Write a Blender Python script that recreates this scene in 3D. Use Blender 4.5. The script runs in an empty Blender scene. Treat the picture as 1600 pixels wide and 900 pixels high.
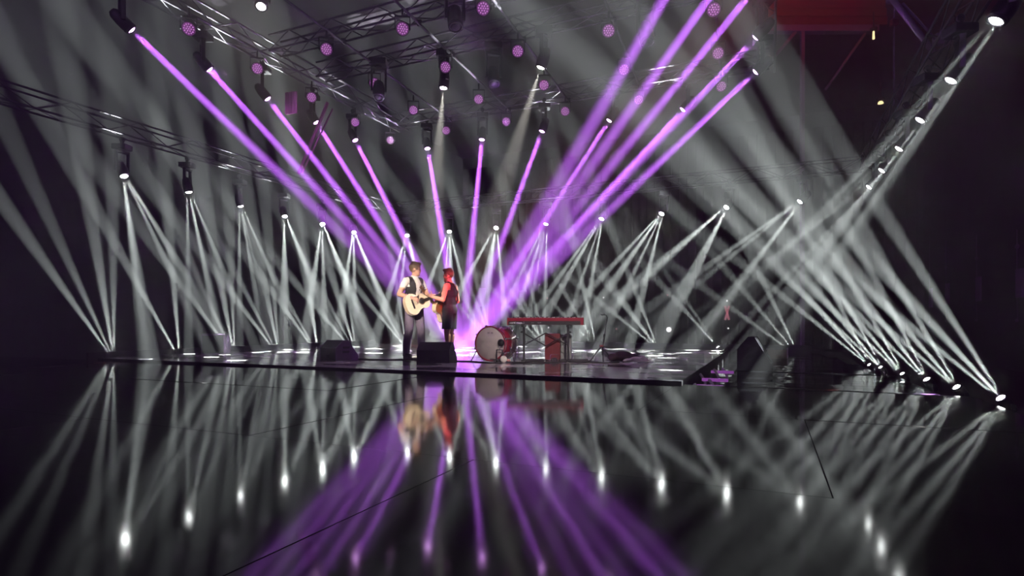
import bpy, bmesh, math, random
from mathutils import Vector, Matrix, Quaternion
random.seed(7)
sc = bpy.context.scene
C = sc.collection
R = math.radians
# ------------------------------------------------------------------ camera, world, exposure
F, HC, HY = 907.0, 0.66, 504.0            # focal length in px of a 1600 px frame, camera height, horizon row
cam = bpy.data.cameras.new('camera'); cam_o = bpy.data.objects.new('camera', cam); C.objects.link(cam_o)
cam_o.location = (0, 0, HC); cam_o.rotation_euler = (math.pi / 2, 0, 0)
cam.sensor_width = 36; cam.lens = 36 * F / 1600; cam.shift_y = (HY - 450) / 1600
cam.clip_end = 200; cam.clip_start = 0.02
sc.camera = cam_o
w = bpy.data.worlds.new('hall_dark'); sc.world = w; w.use_nodes = True
w.node_tree.nodes['Background'].inputs[0].default_value = (0, 0, 0, 1)
w.node_tree.nodes['Background'].inputs[1].default_value = 0
vs = sc.view_settings
vs.view_transform = 'Standard'; vs.look = 'None'; vs.gamma = 1; vs.use_curve_mapping = False
vs.exposure = 5.0
cy = sc.cycles
cy.max_bounces = 4; cy.diffuse_bounces = 1; cy.glossy_bounces = 3; cy.transmission_bounces = 2
cy.volume_bounces = 0; cy.use_light_tree = True; cy.caustics_reflective = False; cy.caustics_refractive = False
cy.use_denoising = True; cy.use_adaptive_sampling = False

E_WHITE, E_PURPLE, E_WARM, HAZE = 1120.0, 18000.0, 300.0, 0.030
WHITE = (0.87, 0.95, 0.93); PURPLE = (0.50, 0.13, 0.88)

# stage axes: u runs along the back row of lamps, v runs upstage
TH = R(-23.9)
U = Vector((math.cos(TH), math.sin(TH), 0)); V = Vector((-math.sin(TH), math.cos(TH), 0))
def ST(s, t, z=0.0): return U * s + V * t + Vector((0, 0, z))
def PX(x, y, D): return Vector(((x - 800) / F * D, D, HC + (HY - y) / F * D))
def PZ(x, y, z):                                     # the point on the height z that shows at pixel x, y
    return PX(x, y, (HC - z) * F / (y - HY))
def onfloor(x, D, z=0.0): return Vector(((x - 800) / F * D, D, z))
def ptoST(p): return p.dot(U), p.dot(V)

# ------------------------------------------------------------------ materials
def mat(name, col, rough=0.5, metal=0.0, noise=None, bump=None, emit=None, spec=None, ior=None, coat=0.0):
    m = bpy.data.materials.new(name); m.use_nodes = True
    nt = m.node_tree; p = nt.nodes['Principled BSDF']
    p.inputs['Base Color'].default_value = (*col, 1); p.inputs['Roughness'].default_value = rough
    p.inputs['Metallic'].default_value = metal
    if spec is not None: p.inputs['Specular IOR Level'].default_value = spec
    if ior is not None: p.inputs['IOR'].default_value = ior
    if coat: p.inputs['Coat Weight'].default_value = coat
    tc = None
    if noise or bump:
        tc = nt.nodes.new('ShaderNodeTexCoord')
    if noise:                                        # (scale, second colour, stretch)
        sca, col2, st = noise
        mp = nt.nodes.new('ShaderNodeMapping'); mp.inputs['Scale'].default_value = st
        nz = nt.nodes.new('ShaderNodeTexNoise'); nz.inputs['Scale'].default_value = sca; nz.inputs['Detail'].default_value = 5
        cr = nt.nodes.new('ShaderNodeValToRGB')
        cr.color_ramp.elements[0].position = .35; cr.color_ramp.elements[1].position = .7
        cr.color_ramp.elements[0].color = (*col, 1); cr.color_ramp.elements[1].color = (*col2, 1)
        nt.links.new(tc.outputs['Object'], mp.inputs[0]); nt.links.new(mp.outputs[0], nz.inputs['Vector'])
        nt.links.new(nz.outputs['Fac'], cr.inputs[0]); nt.links.new(cr.outputs[0], p.inputs['Base Color'])
    if bump:                                         # (scale, strength, distance, stretch)
        sca, stg, dist, st = bump
        mp = nt.nodes.new('ShaderNodeMapping'); mp.inputs['Scale'].default_value = st
        nz = nt.nodes.new('ShaderNodeTexNoise'); nz.inputs['Scale'].default_value = sca; nz.inputs['Detail'].default_value = 1.5
        bp = nt.nodes.new('ShaderNodeBump'); bp.inputs['Strength'].default_value = stg; bp.inputs['Distance'].default_value = dist
        nt.links.new(tc.outputs['Object'], mp.inputs[0]); nt.links.new(mp.outputs[0], nz.inputs['Vector'])
        nt.links.new(nz.outputs['Fac'], bp.inputs['Height']); nt.links.new(bp.outputs[0], p.inputs['Normal'])
    if emit:
        p.inputs['Emission Color'].default_value = (*emit[0], 1); p.inputs['Emission Strength'].default_value = emit[1]
        m.cycles.emission_sampling = 'NONE'
    return m
M = {}
M['floor'] = mat('black_gloss_floor', (.0025, .0025, .003), .075, ior=1.9, bump=(1.3, .10, .02, (1, 1, 1)))
M['floor_front'] = mat('worn_gloss_floor', (.003, .003, .0035), .085, ior=1.68, bump=(1.3, .08, .02, (1, 1, 1)))
M['floor_wavy'] = mat('black_gloss_wavy_floor', (.004, .004, .005), .07, ior=2.2, bump=(1.4, .5, .03, (.5, 1.6, 1)))
M['deck'] = mat('dark_gloss_deck', (.05, .048, .055), .08, ior=1.8, noise=(1.1, (.75, .73, .70), (.8, 1.6, 1)), bump=(2.2, .10, .02, (.6, 2, 1)))  # pale noise patches put the beams' white light pools into the deck colour
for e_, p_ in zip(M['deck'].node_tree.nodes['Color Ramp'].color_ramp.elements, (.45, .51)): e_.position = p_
M['black'] = mat('matt_black', (.012, .011, .013), .75)
M['drape'] = mat('black_drape', (.022, .014, .024), .9, noise=(2.0, (.012, .008, .014), (6, 6, .3)))
M['ceil'] = mat('dark_ceiling', (.06, .045, .062), .9, noise=(.6, (.03, .022, .032), (1, 1, 1)))
M['alu'] = mat('dull_aluminium', (.15, .13, .16), .55, .3, noise=(9, (.11, .10, .12), (1, 1, 1)))
M['dark_alu'] = mat('dark_painted_truss', (.05, .042, .055), .5, .3)
M['fix'] = mat('black_fixture_shell', (.02, .019, .022), .35, noise=(20, (.03, .028, .032), (1, 1, 1)))
M['ring'] = mat('fixture_bezel', (.10, .09, .11), .25, .6)
M['steel'] = mat('bright_steel', (.7, .7, .72), .18, 1.0)
M['lens_w'] = mat('lit_white_lens', (.8, .8, .8), .2, emit=((.95, 1, .98), 1.6))
M['lens_p'] = mat('lit_violet_lens', (.8, .7, .9), .2, emit=((.80, .36, 1), 1.0))
M['lens_warm'] = mat('lit_warm_lens', (.8, .8, .75), .2, emit=((1, .96, .88), 2.0))
M['led'] = mat('lit_pink_led', (.8, .5, .8), .3, emit=((.78, .30, .80), .022))
M['par_face'] = mat('par_face_plate', (.25, .12, .25), .3, emit=((.42, .10, .46), .0085))
M['lens_off'] = mat('dark_lens_glass', (.10, .09, .11), .08, ior=1.6)
M['red_key'] = mat('red_keyboard_lacquer', (.30, .006, .03), .32, coat=.2)
M['red_wood'] = mat('red_stained_wood', (.20, .010, .016), .42, noise=(5, (.14, .006, .012), (8, 8, .6)))
M['red_shell'] = mat('red_drum_lacquer', (.26, .008, .03), .22, coat=.6)
M['head'] = mat('coated_drum_head', (.52, .46, .42), .55, noise=(6, (.44, .39, .37), (1, 1, 1)))
M['print'] = mat('white_print', (.75, .75, .75), .5)
M['grey'] = mat('grey_board', (.30, .31, .30), .6, noise=(8, (.24, .25, .24), (1, 1, 1)))
M['rubber'] = mat('black_rubber', (.012, .012, .013), .6)
M['cab'] = mat('speaker_paint', (.022, .016, .026), .55, bump=(220, .3, .002, (1, 1, 1)))
M['cab_v'] = mat('speaker_side_paint', (.17, .095, .21), .5, bump=(220, .3, .002, (1, 1, 1)))
M['grille'] = mat('speaker_grille', (.010, .010, .011), .5, .3, bump=(400, .5, .003, (1, 1, 1)))
M['skin'] = mat('skin', (.62, .35, .25), .5, noise=(12, (.55, .30, .21), (1, 1, 1)))
M['hair_a'] = mat('light_brown_hair', (.26, .17, .09), .5, bump=(60, .8, .01, (1, 1, .3)), noise=(30, (.16, .10, .05), (1, 1, .3)))
M['hair_b'] = mat('brown_hair', (.17, .105, .05), .5, bump=(60, .8, .01, (1, 1, .3)), noise=(30, (.10, .06, .03), (1, 1, .3)))
M['vest'] = mat('black_vest_cloth', (.018, .016, .019), .8, bump=(40, .3, .004, (1, 1, 1)))
M['shirt'] = mat('pale_shirt_cloth', (.72, .68, .64), .8, bump=(25, .3, .006, (1, 1, 1)))
M['jeans'] = mat('grey_violet_denim', (.17, .135, .20), .8, noise=(7, (.10, .08, .12), (1, 1, .5)), bump=(16, .5, .012, (1, 1, .6)))
M['tank'] = mat('dark_navy_tank', (.014, .013, .024), .8, bump=(14, .5, .012, (1, 1, .6)))
M['shorts'] = mat('dark_shorts', (.012, .011, .02), .8, bump=(14, .5, .012, (1, 1, .6)))
M['shoe'] = mat('black_shoe', (.015, .014, .016), .5)
M['sole'] = mat('pale_sole', (.5, .48, .46), .6)
M['eye'] = mat('eye', (.03, .02, .02), .2)
M['lip'] = mat('lip', (.40, .14, .12), .5)
M['spruce'] = mat('pale_guitar_top', (.86, .74, .55), .3, noise=(5, (.80, .66, .46), (1, 14, 1)), coat=.3)
M['gside'] = mat('pale_guitar_side', (.74, .60, .42), .35, noise=(6, (.64, .50, .33), (10, 1, 1)), coat=.3)
M['mahog'] = mat('brown_guitar_back', (.34, .16, .06), .3, noise=(6, (.24, .10, .035), (1, 12, 1)), coat=.4)
M['neck'] = mat('guitar_neck_wood', (.20, .10, .05), .4)
M['ebony'] = mat('ebony', (.015, .012, .012), .4)
M['strap'] = mat('leather_strap', (.05, .03, .025), .6)
M['cable'] = mat('black_cable', (.01, .01, .011), .5)
M['white_cloth'] = mat('white_crumpled_cloth', (.75, .70, .62), .8, bump=(12, .6, .02, (1, 1, 1)))
M['bag'] = mat('dark_red_black_bag', (.03, .012, .016), .7, bump=(18, .5, .01, (1, 1, 1)))
M['tape'] = mat('white_tape_and_light_pool', (.8, .8, .78), .5)
M['brown'] = mat('brown_board', (.13, .075, .045), .6, noise=(4, (.09, .05, .03), (1, 6, 1)))
M['redboard'] = mat('red_brown_cladding', (.26, .035, .02), .8, noise=(1.2, (.17, .02, .015), (1, 8, 8)))
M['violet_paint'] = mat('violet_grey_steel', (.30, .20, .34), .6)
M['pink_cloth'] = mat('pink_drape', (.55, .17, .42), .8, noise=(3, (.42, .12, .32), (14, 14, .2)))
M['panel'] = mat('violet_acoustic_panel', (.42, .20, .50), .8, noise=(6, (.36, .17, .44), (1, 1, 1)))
M['pink_glow'] = mat('pink_glow_marker', (.6, .2, .3), .5, emit=((1, .32, .42), .012))
M['white_glow'] = mat('white_glow_ring', (.8, .8, .8), .5, emit=((1, .97, .98), .05))
M['violet_strip'] = mat('violet_led_strip', (.5, .2, .6), .4, emit=((.62, .16, .80), .010))
M['yellow_lamp'] = mat('warm_hall_lamp', (.8, .7, .5), .4, emit=((1, .78, .38), .06))
M['pinkpad'] = mat('pink_felt', (.75, .35, .30), .8)
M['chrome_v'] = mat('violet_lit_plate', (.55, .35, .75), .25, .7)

# ------------------------------------------------------------------ mesh helpers
class MB:
    def __init__(s): s.v = []; s.f = []; s.sm = []
    def add(s, vs_, fs, smooth=False):
        n = len(s.v); s.v += [Vector(p) for p in vs_]; s.f += [[i + n for i in f] for f in fs]; s.sm += [smooth] * len(fs); return s
    def box(s, a, b, mtx=None, bev=0.0):
        bm = bmesh.new(); bmesh.ops.create_cube(bm, size=1)
        for p in bm.verts: p.co = Vector([(a[i] + b[i]) / 2 + p.co[i] * (b[i] - a[i]) for i in range(3)])
        if bev: bmesh.ops.bevel(bm, geom=bm.edges[:], offset=bev, segments=2, affect='EDGES', profile=.5)
        if mtx is not None: bmesh.ops.transform(bm, matrix=mtx, verts=bm.verts)
        bm.verts.index_update()
        s.add([p.co.copy() for p in bm.verts], [[q.index for q in f.verts] for f in bm.faces]); bm.free(); return s
    def tube(s, p0, p1, r0, r1=None, n=10, cap=True, smooth=True):
        p0, p1 = Vector(p0), Vector(p1); r1 = r0 if r1 is None else r1
        q = (p1 - p0).to_track_quat('Z', 'Y')
        vs_, fs = [], []
        for p, r in ((p0, r0), (p1, r1)):
            for k in range(n):
                a = 2 * math.pi * k / n; vs_.append(p + q @ Vector((r * math.cos(a), r * math.sin(a), 0)))
        for k in range(n): fs.append([k, (k + 1) % n, n + (k + 1) % n, n + k])
        s.add(vs_, fs, smooth)
        if cap: s.f += [[len(s.v) - 2 * n + k for k in range(n)][::-1], [len(s.v) - n + k for k in range(n)]]; s.sm += [False, False]
        return s
    def path(s, pts, r, n=8):
        pts = [Vector(p) for p in pts]; rs = r if isinstance(r, (list, tuple)) else [r] * len(pts)
        up = Vector((.13, .37, .92)); base = len(s.v)
        for i, p in enumerate(pts):
            d = (pts[min(i + 1, len(pts) - 1)] - pts[max(i - 1, 0)]).normalized()
            a = d.cross(up)
            if a.length < .05: a = d.cross(Vector((1, 0, 0)))
            a.normalize(); b = d.cross(a)
            for k in range(n):
                t = 2 * math.pi * k / n; s.v.append(p + a * (rs[i] * math.cos(t)) + b * (rs[i] * math.sin(t)))
        for i in range(len(pts) - 1):
            for k in range(n):
                o = base + i * n; s.f.append([o + k, o + (k + 1) % n, o + n + (k + 1) % n, o + n + k]); s.sm.append(True)
        s.f += [[base + k for k in range(n)][::-1], [len(s.v) - n + k for k in range(n)]]; s.sm += [False, False]
        return s
    def lathe(s, prof, n=24, mtx=None, smooth=True):     # prof: (r, z) pairs along local z
        base = len(s.v); vs_ = []; fs = []
        for r, z in prof:
            for k in range(n):
                a = 2 * math.pi * k / n; p = Vector((r * math.cos(a), r * math.sin(a), z)); vs_.append(mtx @ p if mtx is not None else p)
        for i in range(len(prof) - 1):
            for k in range(n): fs.append([i * n + k, i * n + (k + 1) % n, (i + 1) * n + (k + 1) % n, (i + 1) * n + k])
        if prof[0][0] > 1e-4: fs.append(list(range(n))[::-1])
        if prof[-1][0] > 1e-4: fs.append([(len(prof) - 1) * n + k for k in range(n)])
        return s.add(vs_, fs, smooth)
    def prism(s, outline, y0, y1, mtx=None, smooth=False):   # outline in x,z extruded along y
        n = len(outline)
        vs_ = [Vector((x, y0, z)) for x, z in outline] + [Vector((x, y1, z)) for x, z in outline]
        if mtx is not None: vs_ = [mtx @ p for p in vs_]
        return s.add(vs_, [list(range(n)), [n + k for k in range(n)][::-1]] + [[(k + 1) % n, k, n + k, n + (k + 1) % n] for k in range(n)], smooth)
    def ball(s, c, r, mtx=None, u=12, v_=8):
        c = Vector(c); r = r if isinstance(r, (tuple, list)) else (r, r, r); prof = []
        vs_ = [Vector((0, 0, 1))]; fs = []
        for i in range(1, v_):
            for k in range(u):
                a, b = math.pi * i / v_, 2 * math.pi * k / u; vs_.append(Vector((math.sin(a) * math.cos(b), math.sin(a) * math.sin(b), math.cos(a))))
        vs_.append(Vector((0, 0, -1))); L = len(vs_) - 1
        for k in range(u):
            fs.append([0, 1 + k, 1 + (k + 1) % u]); fs.append([L, L - u + (k + 1) % u, L - u + k])
            for i in range(v_ - 2):
                o = 1 + i * u; fs.append([o + k, o + u + k, o + u + (k + 1) % u, o + (k + 1) % u])
        vs_ = [Vector((p.x * r[0], p.y * r[1], p.z * r[2])) for p in vs_]
        if mtx is not None: vs_ = [mtx @ p for p in vs_]
        return s.add([p + c for p in vs_], fs, True)
    def mesh(s, name, m=None):
        me = bpy.data.meshes.new(name); me.from_pydata([tuple(p) for p in s.v], [], s.f); me.update()
        for p, q in zip(me.polygons, s.sm): p.use_smooth = q
        bm = bmesh.new(); bm.from_mesh(me); bmesh.ops.recalc_face_normals(bm, faces=bm.faces[:]); bm.to_mesh(me); bm.free()
        if m: me.materials.append(M[m])
        return me
    def build(s, name, m, parent=None): return link(name, s.mesh(name, m), parent)
def link(name, data, parent=None, mtx=None):
    o = bpy.data.objects.new(name, data); C.objects.link(o)
    if parent is not None: o.parent = parent
    if mtx is not None: o.matrix_basis = mtx
    return o
def tag(o, label=None, cat=None, group=None, kind=None):
    for k, v_ in (('label', label), ('category', cat), ('group', group), ('kind', kind)):
        if v_: o[k] = v_
    return o
def thing(name, label, cat, loc=(0, 0, 0), rz=0.0, group=None):
    o = link(name, None); o.empty_display_size = .1; o.location = loc; o.rotation_euler = (0, 0, rz)
    return tag(o, label, cat, group)
ORD = ['first', 'second', 'third', 'fourth', 'fifth', 'sixth', 'seventh', 'eighth', 'ninth', 'tenth', 'eleventh', 'twelfth', 'thirteenth', 'fourteenth']
ROT = Matrix.Rotation(TH, 4, 'Z')                     # stage frame -> world

# ------------------------------------------------------------------ the setting
def struct(o, label=None): return tag(o, label, None, None, 'structure')
WL, WR, TB, TF, ZC = -17.0, 6.3, 31.0, -7.0, 10.6     # hall extents in stage coordinates
floor = struct(MB().box((WL, TF, -.75), (WR, TB, -.70)).build('floor', 'black')); floor.matrix_basis = ROT
struct(MB().box((WL - .2, TF, -.75), (WL, TB, ZC)).build('wall_left', 'drape')).matrix_basis = ROT
struct(MB().box((WR, TF, -.75), (WR + .2, TB, ZC)).build('wall_right', 'drape')).matrix_basis = ROT
struct(MB().box((WL, TB, -.75), (WR, TB + .2, ZC)).build('wall_back', 'drape')).matrix_basis = ROT
struct(MB().box((WL, TF - .2, -.75), (WR, TF, ZC)).build('wall_front', 'drape')).matrix_basis = ROT
struct(MB().box((WL, TF, ZC), (WR, TB, ZC + .2)).build('ceiling', 'ceil')).matrix_basis = ROT
# raised black walkway floor of big glossy sheets in front of and beside the deck
GAP = .0022
def panel(s0, s1, t0, t1, z0, z1, m, name, parent, tilt=0):
    b = MB().box((s0 + GAP, t0 + GAP, z0), (s1 - GAP, t1 - GAP, z1), bev=.002)
    o = b.build(name, m, parent)
    if tilt: o.rotation_euler = (random.uniform(-tilt, tilt), random.uniform(-tilt, tilt), 0)
    return o
EDGE = 1.72
for (t0, t1, off) in ((-2.2, .5, -.2), (.5, 2.48, -1.3), (2.48, 4.42, .22), (4.42, 6.40, -.9)):
    EDGE = 1.72 if t0 < 4 else 1.66
    cuts = sorted({-14.0, EDGE} | {off + 3 * k for k in range(-6, 3) if -13.5 < off + 3 * k < EDGE - .4})
    for a, b in zip(cuts, cuts[1:]): panel(a, b, t0, t1, -.06, 0, 'floor_front' if t0 < 2 and a > -1.5 else 'floor', 'floor_panel', floor, .0006)
for (t0, t1, EDGE) in ((6.40, 8.4, 1.42), (8.4, 10.4, 1.26), (10.4, 12.4, 1.15), (12.4, 14.2, 1.0)):
    panel(-.42, EDGE, t0, t1, -.06, 0, 'floor_wavy', 'floor_panel', floor, .0015)
DZ = .03
deck = link('stage_deck', None); deck.matrix_basis = ROT
tag(deck, 'low glossy dark stage deck carrying the two musicians and instruments', 'stage deck')
MB().box((-10.9, 6.45, -.5), (-.87, 14.35, DZ - .045)).build('deck_base', 'black', deck)
cuts = [-10.9, -8.9, -6.9, -4.9, -2.9, -.87]; ct = [6.45, 8.45, 10.45, 12.45, 14.35]
for a, b in zip(cuts, cuts[1:]):
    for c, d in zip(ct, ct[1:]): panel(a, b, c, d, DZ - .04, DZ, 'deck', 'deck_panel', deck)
MB().box((-10.9, 6.444, -.3), (-.86, 6.4515, DZ - .001)).build('front_fascia', 'black', deck); MB().box((-.8715, 6.45, -.3), (-.862, 14.35, DZ - .001)).build('end_fascia', 'black', deck)
# low black kerb hiding the floor lamps behind the deck
p0, p1 = ST(-10.3, 15.02, 0), ST(.85, 14.38, 0); dd = p1 - p0
k = link('back_kerb', MB().box((0, -.03, -.3), (dd.length, .03, .15)).mesh('kerb', 'black')); k.location = p0; k.rotation_euler = (0, 0, math.atan2(dd.y, dd.x))
tag(k, 'long low black kerb behind the deck hiding the back row of floor lamps', 'kerb')
k = link('side_kerb', MB().box((-10.98, 6.3, -.3), (-10.92, 14.42, .13)).mesh('kerb', 'black')); k.matrix_basis = ROT
tag(k, 'long low black kerb along the left end of the deck', 'kerb')

# ------------------------------------------------------------------ haze
hm = bpy.data.materials.new('stage_haze'); hm.use_nodes = True; hm.cycles.volume_sampling = 'EQUIANGULAR'; nt = hm.node_tree; nt.nodes.remove(nt.nodes['Principled BSDF'])
vsn = nt.nodes.new('ShaderNodeVolumeScatter'); vsn.inputs['Density'].default_value = HAZE; vsn.inputs['Anisotropy'].default_value = 0.3
nt.links.new(vsn.outputs[0], nt.nodes['Material Output'].inputs['Volume'])
hz = MB().box((WL + .02, TF + .02, -.69), (WR - .02, TB - .02, ZC - .02)); hz = link('haze', hz.mesh('haze')); hz.data.materials.append(hm); hz.matrix_basis = ROT
tag(hz, 'thin grey theatrical haze filling the whole hall', 'haze', None, 'stuff')

# ------------------------------------------------------------------ lights
def spot(parent, loc, d, half, E, col, rad=.012, blend=.45, name='beam_light'):
    l = bpy.data.lights.new(name, 'SPOT'); l.energy = E; l.color = col; l.spot_size = 2 * half; l.spot_blend = blend; l.shadow_soft_size = rad
    l.cycles.use_multiple_importance_sampling = False
    o = bpy.data.objects.new(name, l); C.objects.link(o)
    if parent is not None: o.parent = parent; loc = Vector(loc) - parent.location
    o.matrix_basis = Matrix.Translation(loc) @ Vector(d).to_track_quat('-Z', 'Y').to_matrix().to_4x4()
    return o

# moving head: shared meshes; head local frame: lens looks down -Z at the origin, tail towards +Z
_h = MB().lathe([(.060, .004), (.088, 0), (.092, .03), (.086, .05), (.092, .06), (.090, .16), (.075, .26), (.045, .30), (0.0, .305)], 20)
HEAD = _h.mesh('moving_head', 'fix')
BEZ = MB().lathe([(.062, .012), (.064, -.012), (.086, -.010), (.090, .012)], 20).mesh('bezel', 'ring')
LENS = {n: MB().lathe([(0, -.026), (.025, -.023), (.045, -.015), (.0625, .001), (.0625, .008), (0, .008)], 18).mesh('lens', n) for n in ('lens_w', 'lens_p', 'lens_warm', 'lens_off')}
_y = MB()
for sgn in (-1, 1): _y.box((sgn * .105 - .016, -.03, -.16), (sgn * .105 + .016, .03, .19), bev=.006)
_y.box((-.121, -.035, .17), (.121, .035, .21), bev=.006); _y.tube((-.11, 0, -.13), (.11, 0, -.13), .018)
YOKE = _y.mesh('yoke', 'fix')                      # tilt axis at z=-.13, base joint at z=.21
BASE = MB().box((-.13, -.11, 0), (.13, .11, .10), bev=.012).tube((0, 0, -.02), (0, 0, .01), .06).mesh('base', 'fix')
CLAMP = MB().box((-.02, -.03, 0), (.02, .03, .07)).tube((0, -.02, .09), (0, .02, .09), .045, n=12).mesh('clamp', 'ring')
def moving_head(name, label, cat, lens_pos, axis, lens, group, hang=True, scale=1.0, clamp=True):
    axis = Vector(axis).normalized(); q = axis.to_track_quat('-Z', 'Y')
    pivot = lens_pos - axis * .14 * scale            # head turns about this point
    sg = 1 if hang else -1
    base = pivot + Vector((0, 0, sg * .36 * scale))
    root = thing(name, label, cat, base if hang else base + Vector((0, 0, 0)), 0, group)
    S = Matrix.Scale(scale, 4)
    pan = math.atan2(axis.y, axis.x) + math.pi / 2
    fl = Matrix.Identity(4) if hang else Matrix.Rotation(math.pi, 4, 'X')
    link('base', BASE, root, S @ fl)
    link('yoke', YOKE, root, Matrix.Translation((0, 0, -sg * .23 * scale)) @ Matrix.Rotation(pan, 4, 'Z') @ fl @ S)
    h = link('head', HEAD, root, Matrix.Translation(lens_pos - base) @ q.to_matrix().to_4x4() @ S)
    link('bezel', BEZ, h); link('lens', LENS[lens], h)
    if hang and clamp: link('clamp', CLAMP, root, Matrix.Translation((0, 0, .10 * scale)) @ S)
    return root
def img_axis(pos, ang, tilt, sgn):                   # ang: lean to the right of upright, tilt: lean out of that plane towards the audience
    a, t = R(ang), R(tilt); n = (Vector((0, 0, HC)) - pos).normalized()
    return (Vector((math.sin(a), 0, sgn * math.cos(a))) * math.cos(t) + n * math.sin(t)).normalized()
def fan(root, pos, ax, rho, half, E, rot, n=4, rl=.034):
    q = ax.to_track_quat('-Z', 'Y')
    for k in range(n):
        a = 2 * math.pi * k / n + rot
        d = q @ Vector((math.sin(rho) * math.cos(a), math.sin(rho) * math.sin(a), -math.cos(rho)))
        spot(root, pos + ax * .036 + (d - ax * d.dot(ax)).normalized() * rl, d, half, E, WHITE, rad=rl * .55)
# hanging fan lamps: lens pixel, left and right edge of the fan in degrees from straight down
UP = [(194, 275, 5, 32), (295, 300, 0, 24), (376, 322, -1, 25), (445, 338, -3, 26), (504, 350, -8, 27), (553, 363, -12, 31), (636, 368, -22, 24),
      (702, 362, -27, 22), (775, 356, -31, 8), (853, 350, -28, 0), (940, 342, -38, -9), (1034, 334, -46, -13), (1135, 324, -53, -24), (1250, 315, -58, -32),
      (1358, 292, -60, -33), (1378, 266, -56, -29), (1405, 232, -55, -27), (1438, 187, -51, -28), (1486, 125, -47, -27), (1557, 32, -44, -29)]
ZU = 2.69
UPD = [ZU * F / (HY - y) for x, y, a, b in UP]
where_up = (['hanging at left of the deck, %s of six from the edge' % ORD[i] for i in range(6)] +
            ['hanging behind the deck, %s of eight from the left' % ORD[i] for i in range(8)] +
            ['hanging at right, %s of six from the back' % ORD[i] for i in range(6)])
for i, (x, y, a0, a1) in enumerate(UP):
    D = UPD[i]; pos = PX(x, y, D)
    app = (a1 - a0) / 2 - 2
    rho = R(min(11.0, app)); cosT = min(1, math.tan(rho) / math.tan(R(app)))
    tilt = min(48 if i < 11 else 34, math.degrees(math.acos(cosT)))
    if i >= 14: tilt, rho = -15, R(min(7.5, app))
    ax = img_axis(pos, (a0 + a1) / 2, tilt, -1)
    f = moving_head('fan_beam_lamp', 'white fan-beam lamp ' + where_up[i], 'stage light', pos, ax, 'lens_w', 'hanging white fan-beam lamps')
    fan(f, pos, ax, rho, R(1.95 if i < 14 else 1.6), E_WHITE * (D / 13) ** .6 * (1.15 if i < 14 else .60), R([20, 28, 14, 24, 18][i % 5] if i < 14 else 90), 4 if i < 14 else 3)
# floor fan lamps behind the kerb: apex pixel, left and right edge of the fan from straight up
LO = [(176, 557, -36, 1), (279, 556, -34, 0), (365, 554, -38, 1), (435, 553, -42, 1), (496, 551, -42, 1), (555, 550, -48, 1), (634, 541, -47, 0),
      (703, 540, -43, -4), (770, 540, -42, -12), (852, 540, -45, -13), (930, 540, -46, -11), (1025, 541, -53, -20), (1122, 542, -54, -23), (1245, 553, -56, -25),
      (1358, 570, -56, -25), (1376, 574, -50, -27), (1410, 584, -50, -28), (1448, 593, -49, -26), (1495, 605, -52, -29), (1564, 622, -54, -31)]
where_lo = (['behind the left kerb, %s of six from the edge' % ORD[i] for i in range(6)] +
            ['behind the back kerb, %s of eight from the left' % ORD[i] for i in range(8)] +
            ['beside the wavy right floor, %s of six from the back' % ORD[i] for i in range(6)])
for i, (x, y, a0, a1) in enumerate(LO):
    D = UPD[i] + .15 if i < 14 else (HC - .03) * F / (y - HY); pos = PX(x, y, D)
    app = (a1 - a0) / 2 - 2
    rho = R(min(15.0, app)); tilt = min(28 if i < 11 else 10, math.degrees(math.acos(min(1, math.tan(rho) / math.tan(R(app))))))
    ax = img_axis(pos, (a0 + a1) / 2, tilt, 1)
    f = moving_head('floor_beam_lamp', 'white fan-beam lamp ' + where_lo[i], 'stage light', pos, ax, 'lens_w', 'white fan-beam lamps on the floor', hang=False, scale=1.0 if i < 14 else .40 if i < 17 else .55)
    zb = -.10 * (1.0 if i < 14 else .40 if i < 17 else .55); MB().box((-.14, -.14, -.70 - f.location.z), (.14, .14, zb)).build('riser', 'black', f)
    fan(f, pos, ax, rho, R(2.5 if i < 14 else 2.2), E_WHITE * (.82 if i < 14 else 1.15) * (D / 13) ** .6, R([24, 16, 28, 20, 12][i % 5] if i < 14 else 90), 4 if i < 14 else 3, .034 if i < 14 else .02)
# violet beam lamps on the rig, all aimed at one point on the deck
PU = [(205, 46), (327, 108), (418, 154), (494, 191), (555, 219), (668, 232), (753, 218), (847, 205), (952, 188), (1067, 171), (1181, 112), (1181, 58), (1181, -20), (1181, -107), (1181, -250)]
where_pu = (['on the left rig truss, %s of five from the picture edge' % ORD[i] for i in range(5)] + ['on the back rig truss, %s of five from the left' % ORD[i] for i in range(5)] +
            ['on the right rig truss, %s of five from the back' % ORD[i] for i in range(5)])
TGT = PX(721, 548, 13.2)
for i, (x, y) in enumerate(PU):
    D = 4.49 * F / (HY - y); pos = PX(x, y, D); ax = (TGT - pos).normalized()
    f = moving_head('violet_beam_lamp', 'violet narrow-beam lamp ' + where_pu[i], 'stage light', pos, ax, 'lens_p', 'violet beam lamps on the rig', scale=1.08)
    e1 = ax.orthogonal().normalized(); e2 = ax.cross(e1)
    for k in range(3):                               # the lamp's lens is a ring of three emitters in parallel
        spot(f, pos + ax * .036 + (e1 * math.cos(k * 2.0944) + e2 * math.sin(k * 2.0944)) * .032, ax, R(1.7), E_PURPLE / 3, PURPLE, rad=.020, blend=.5)
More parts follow.
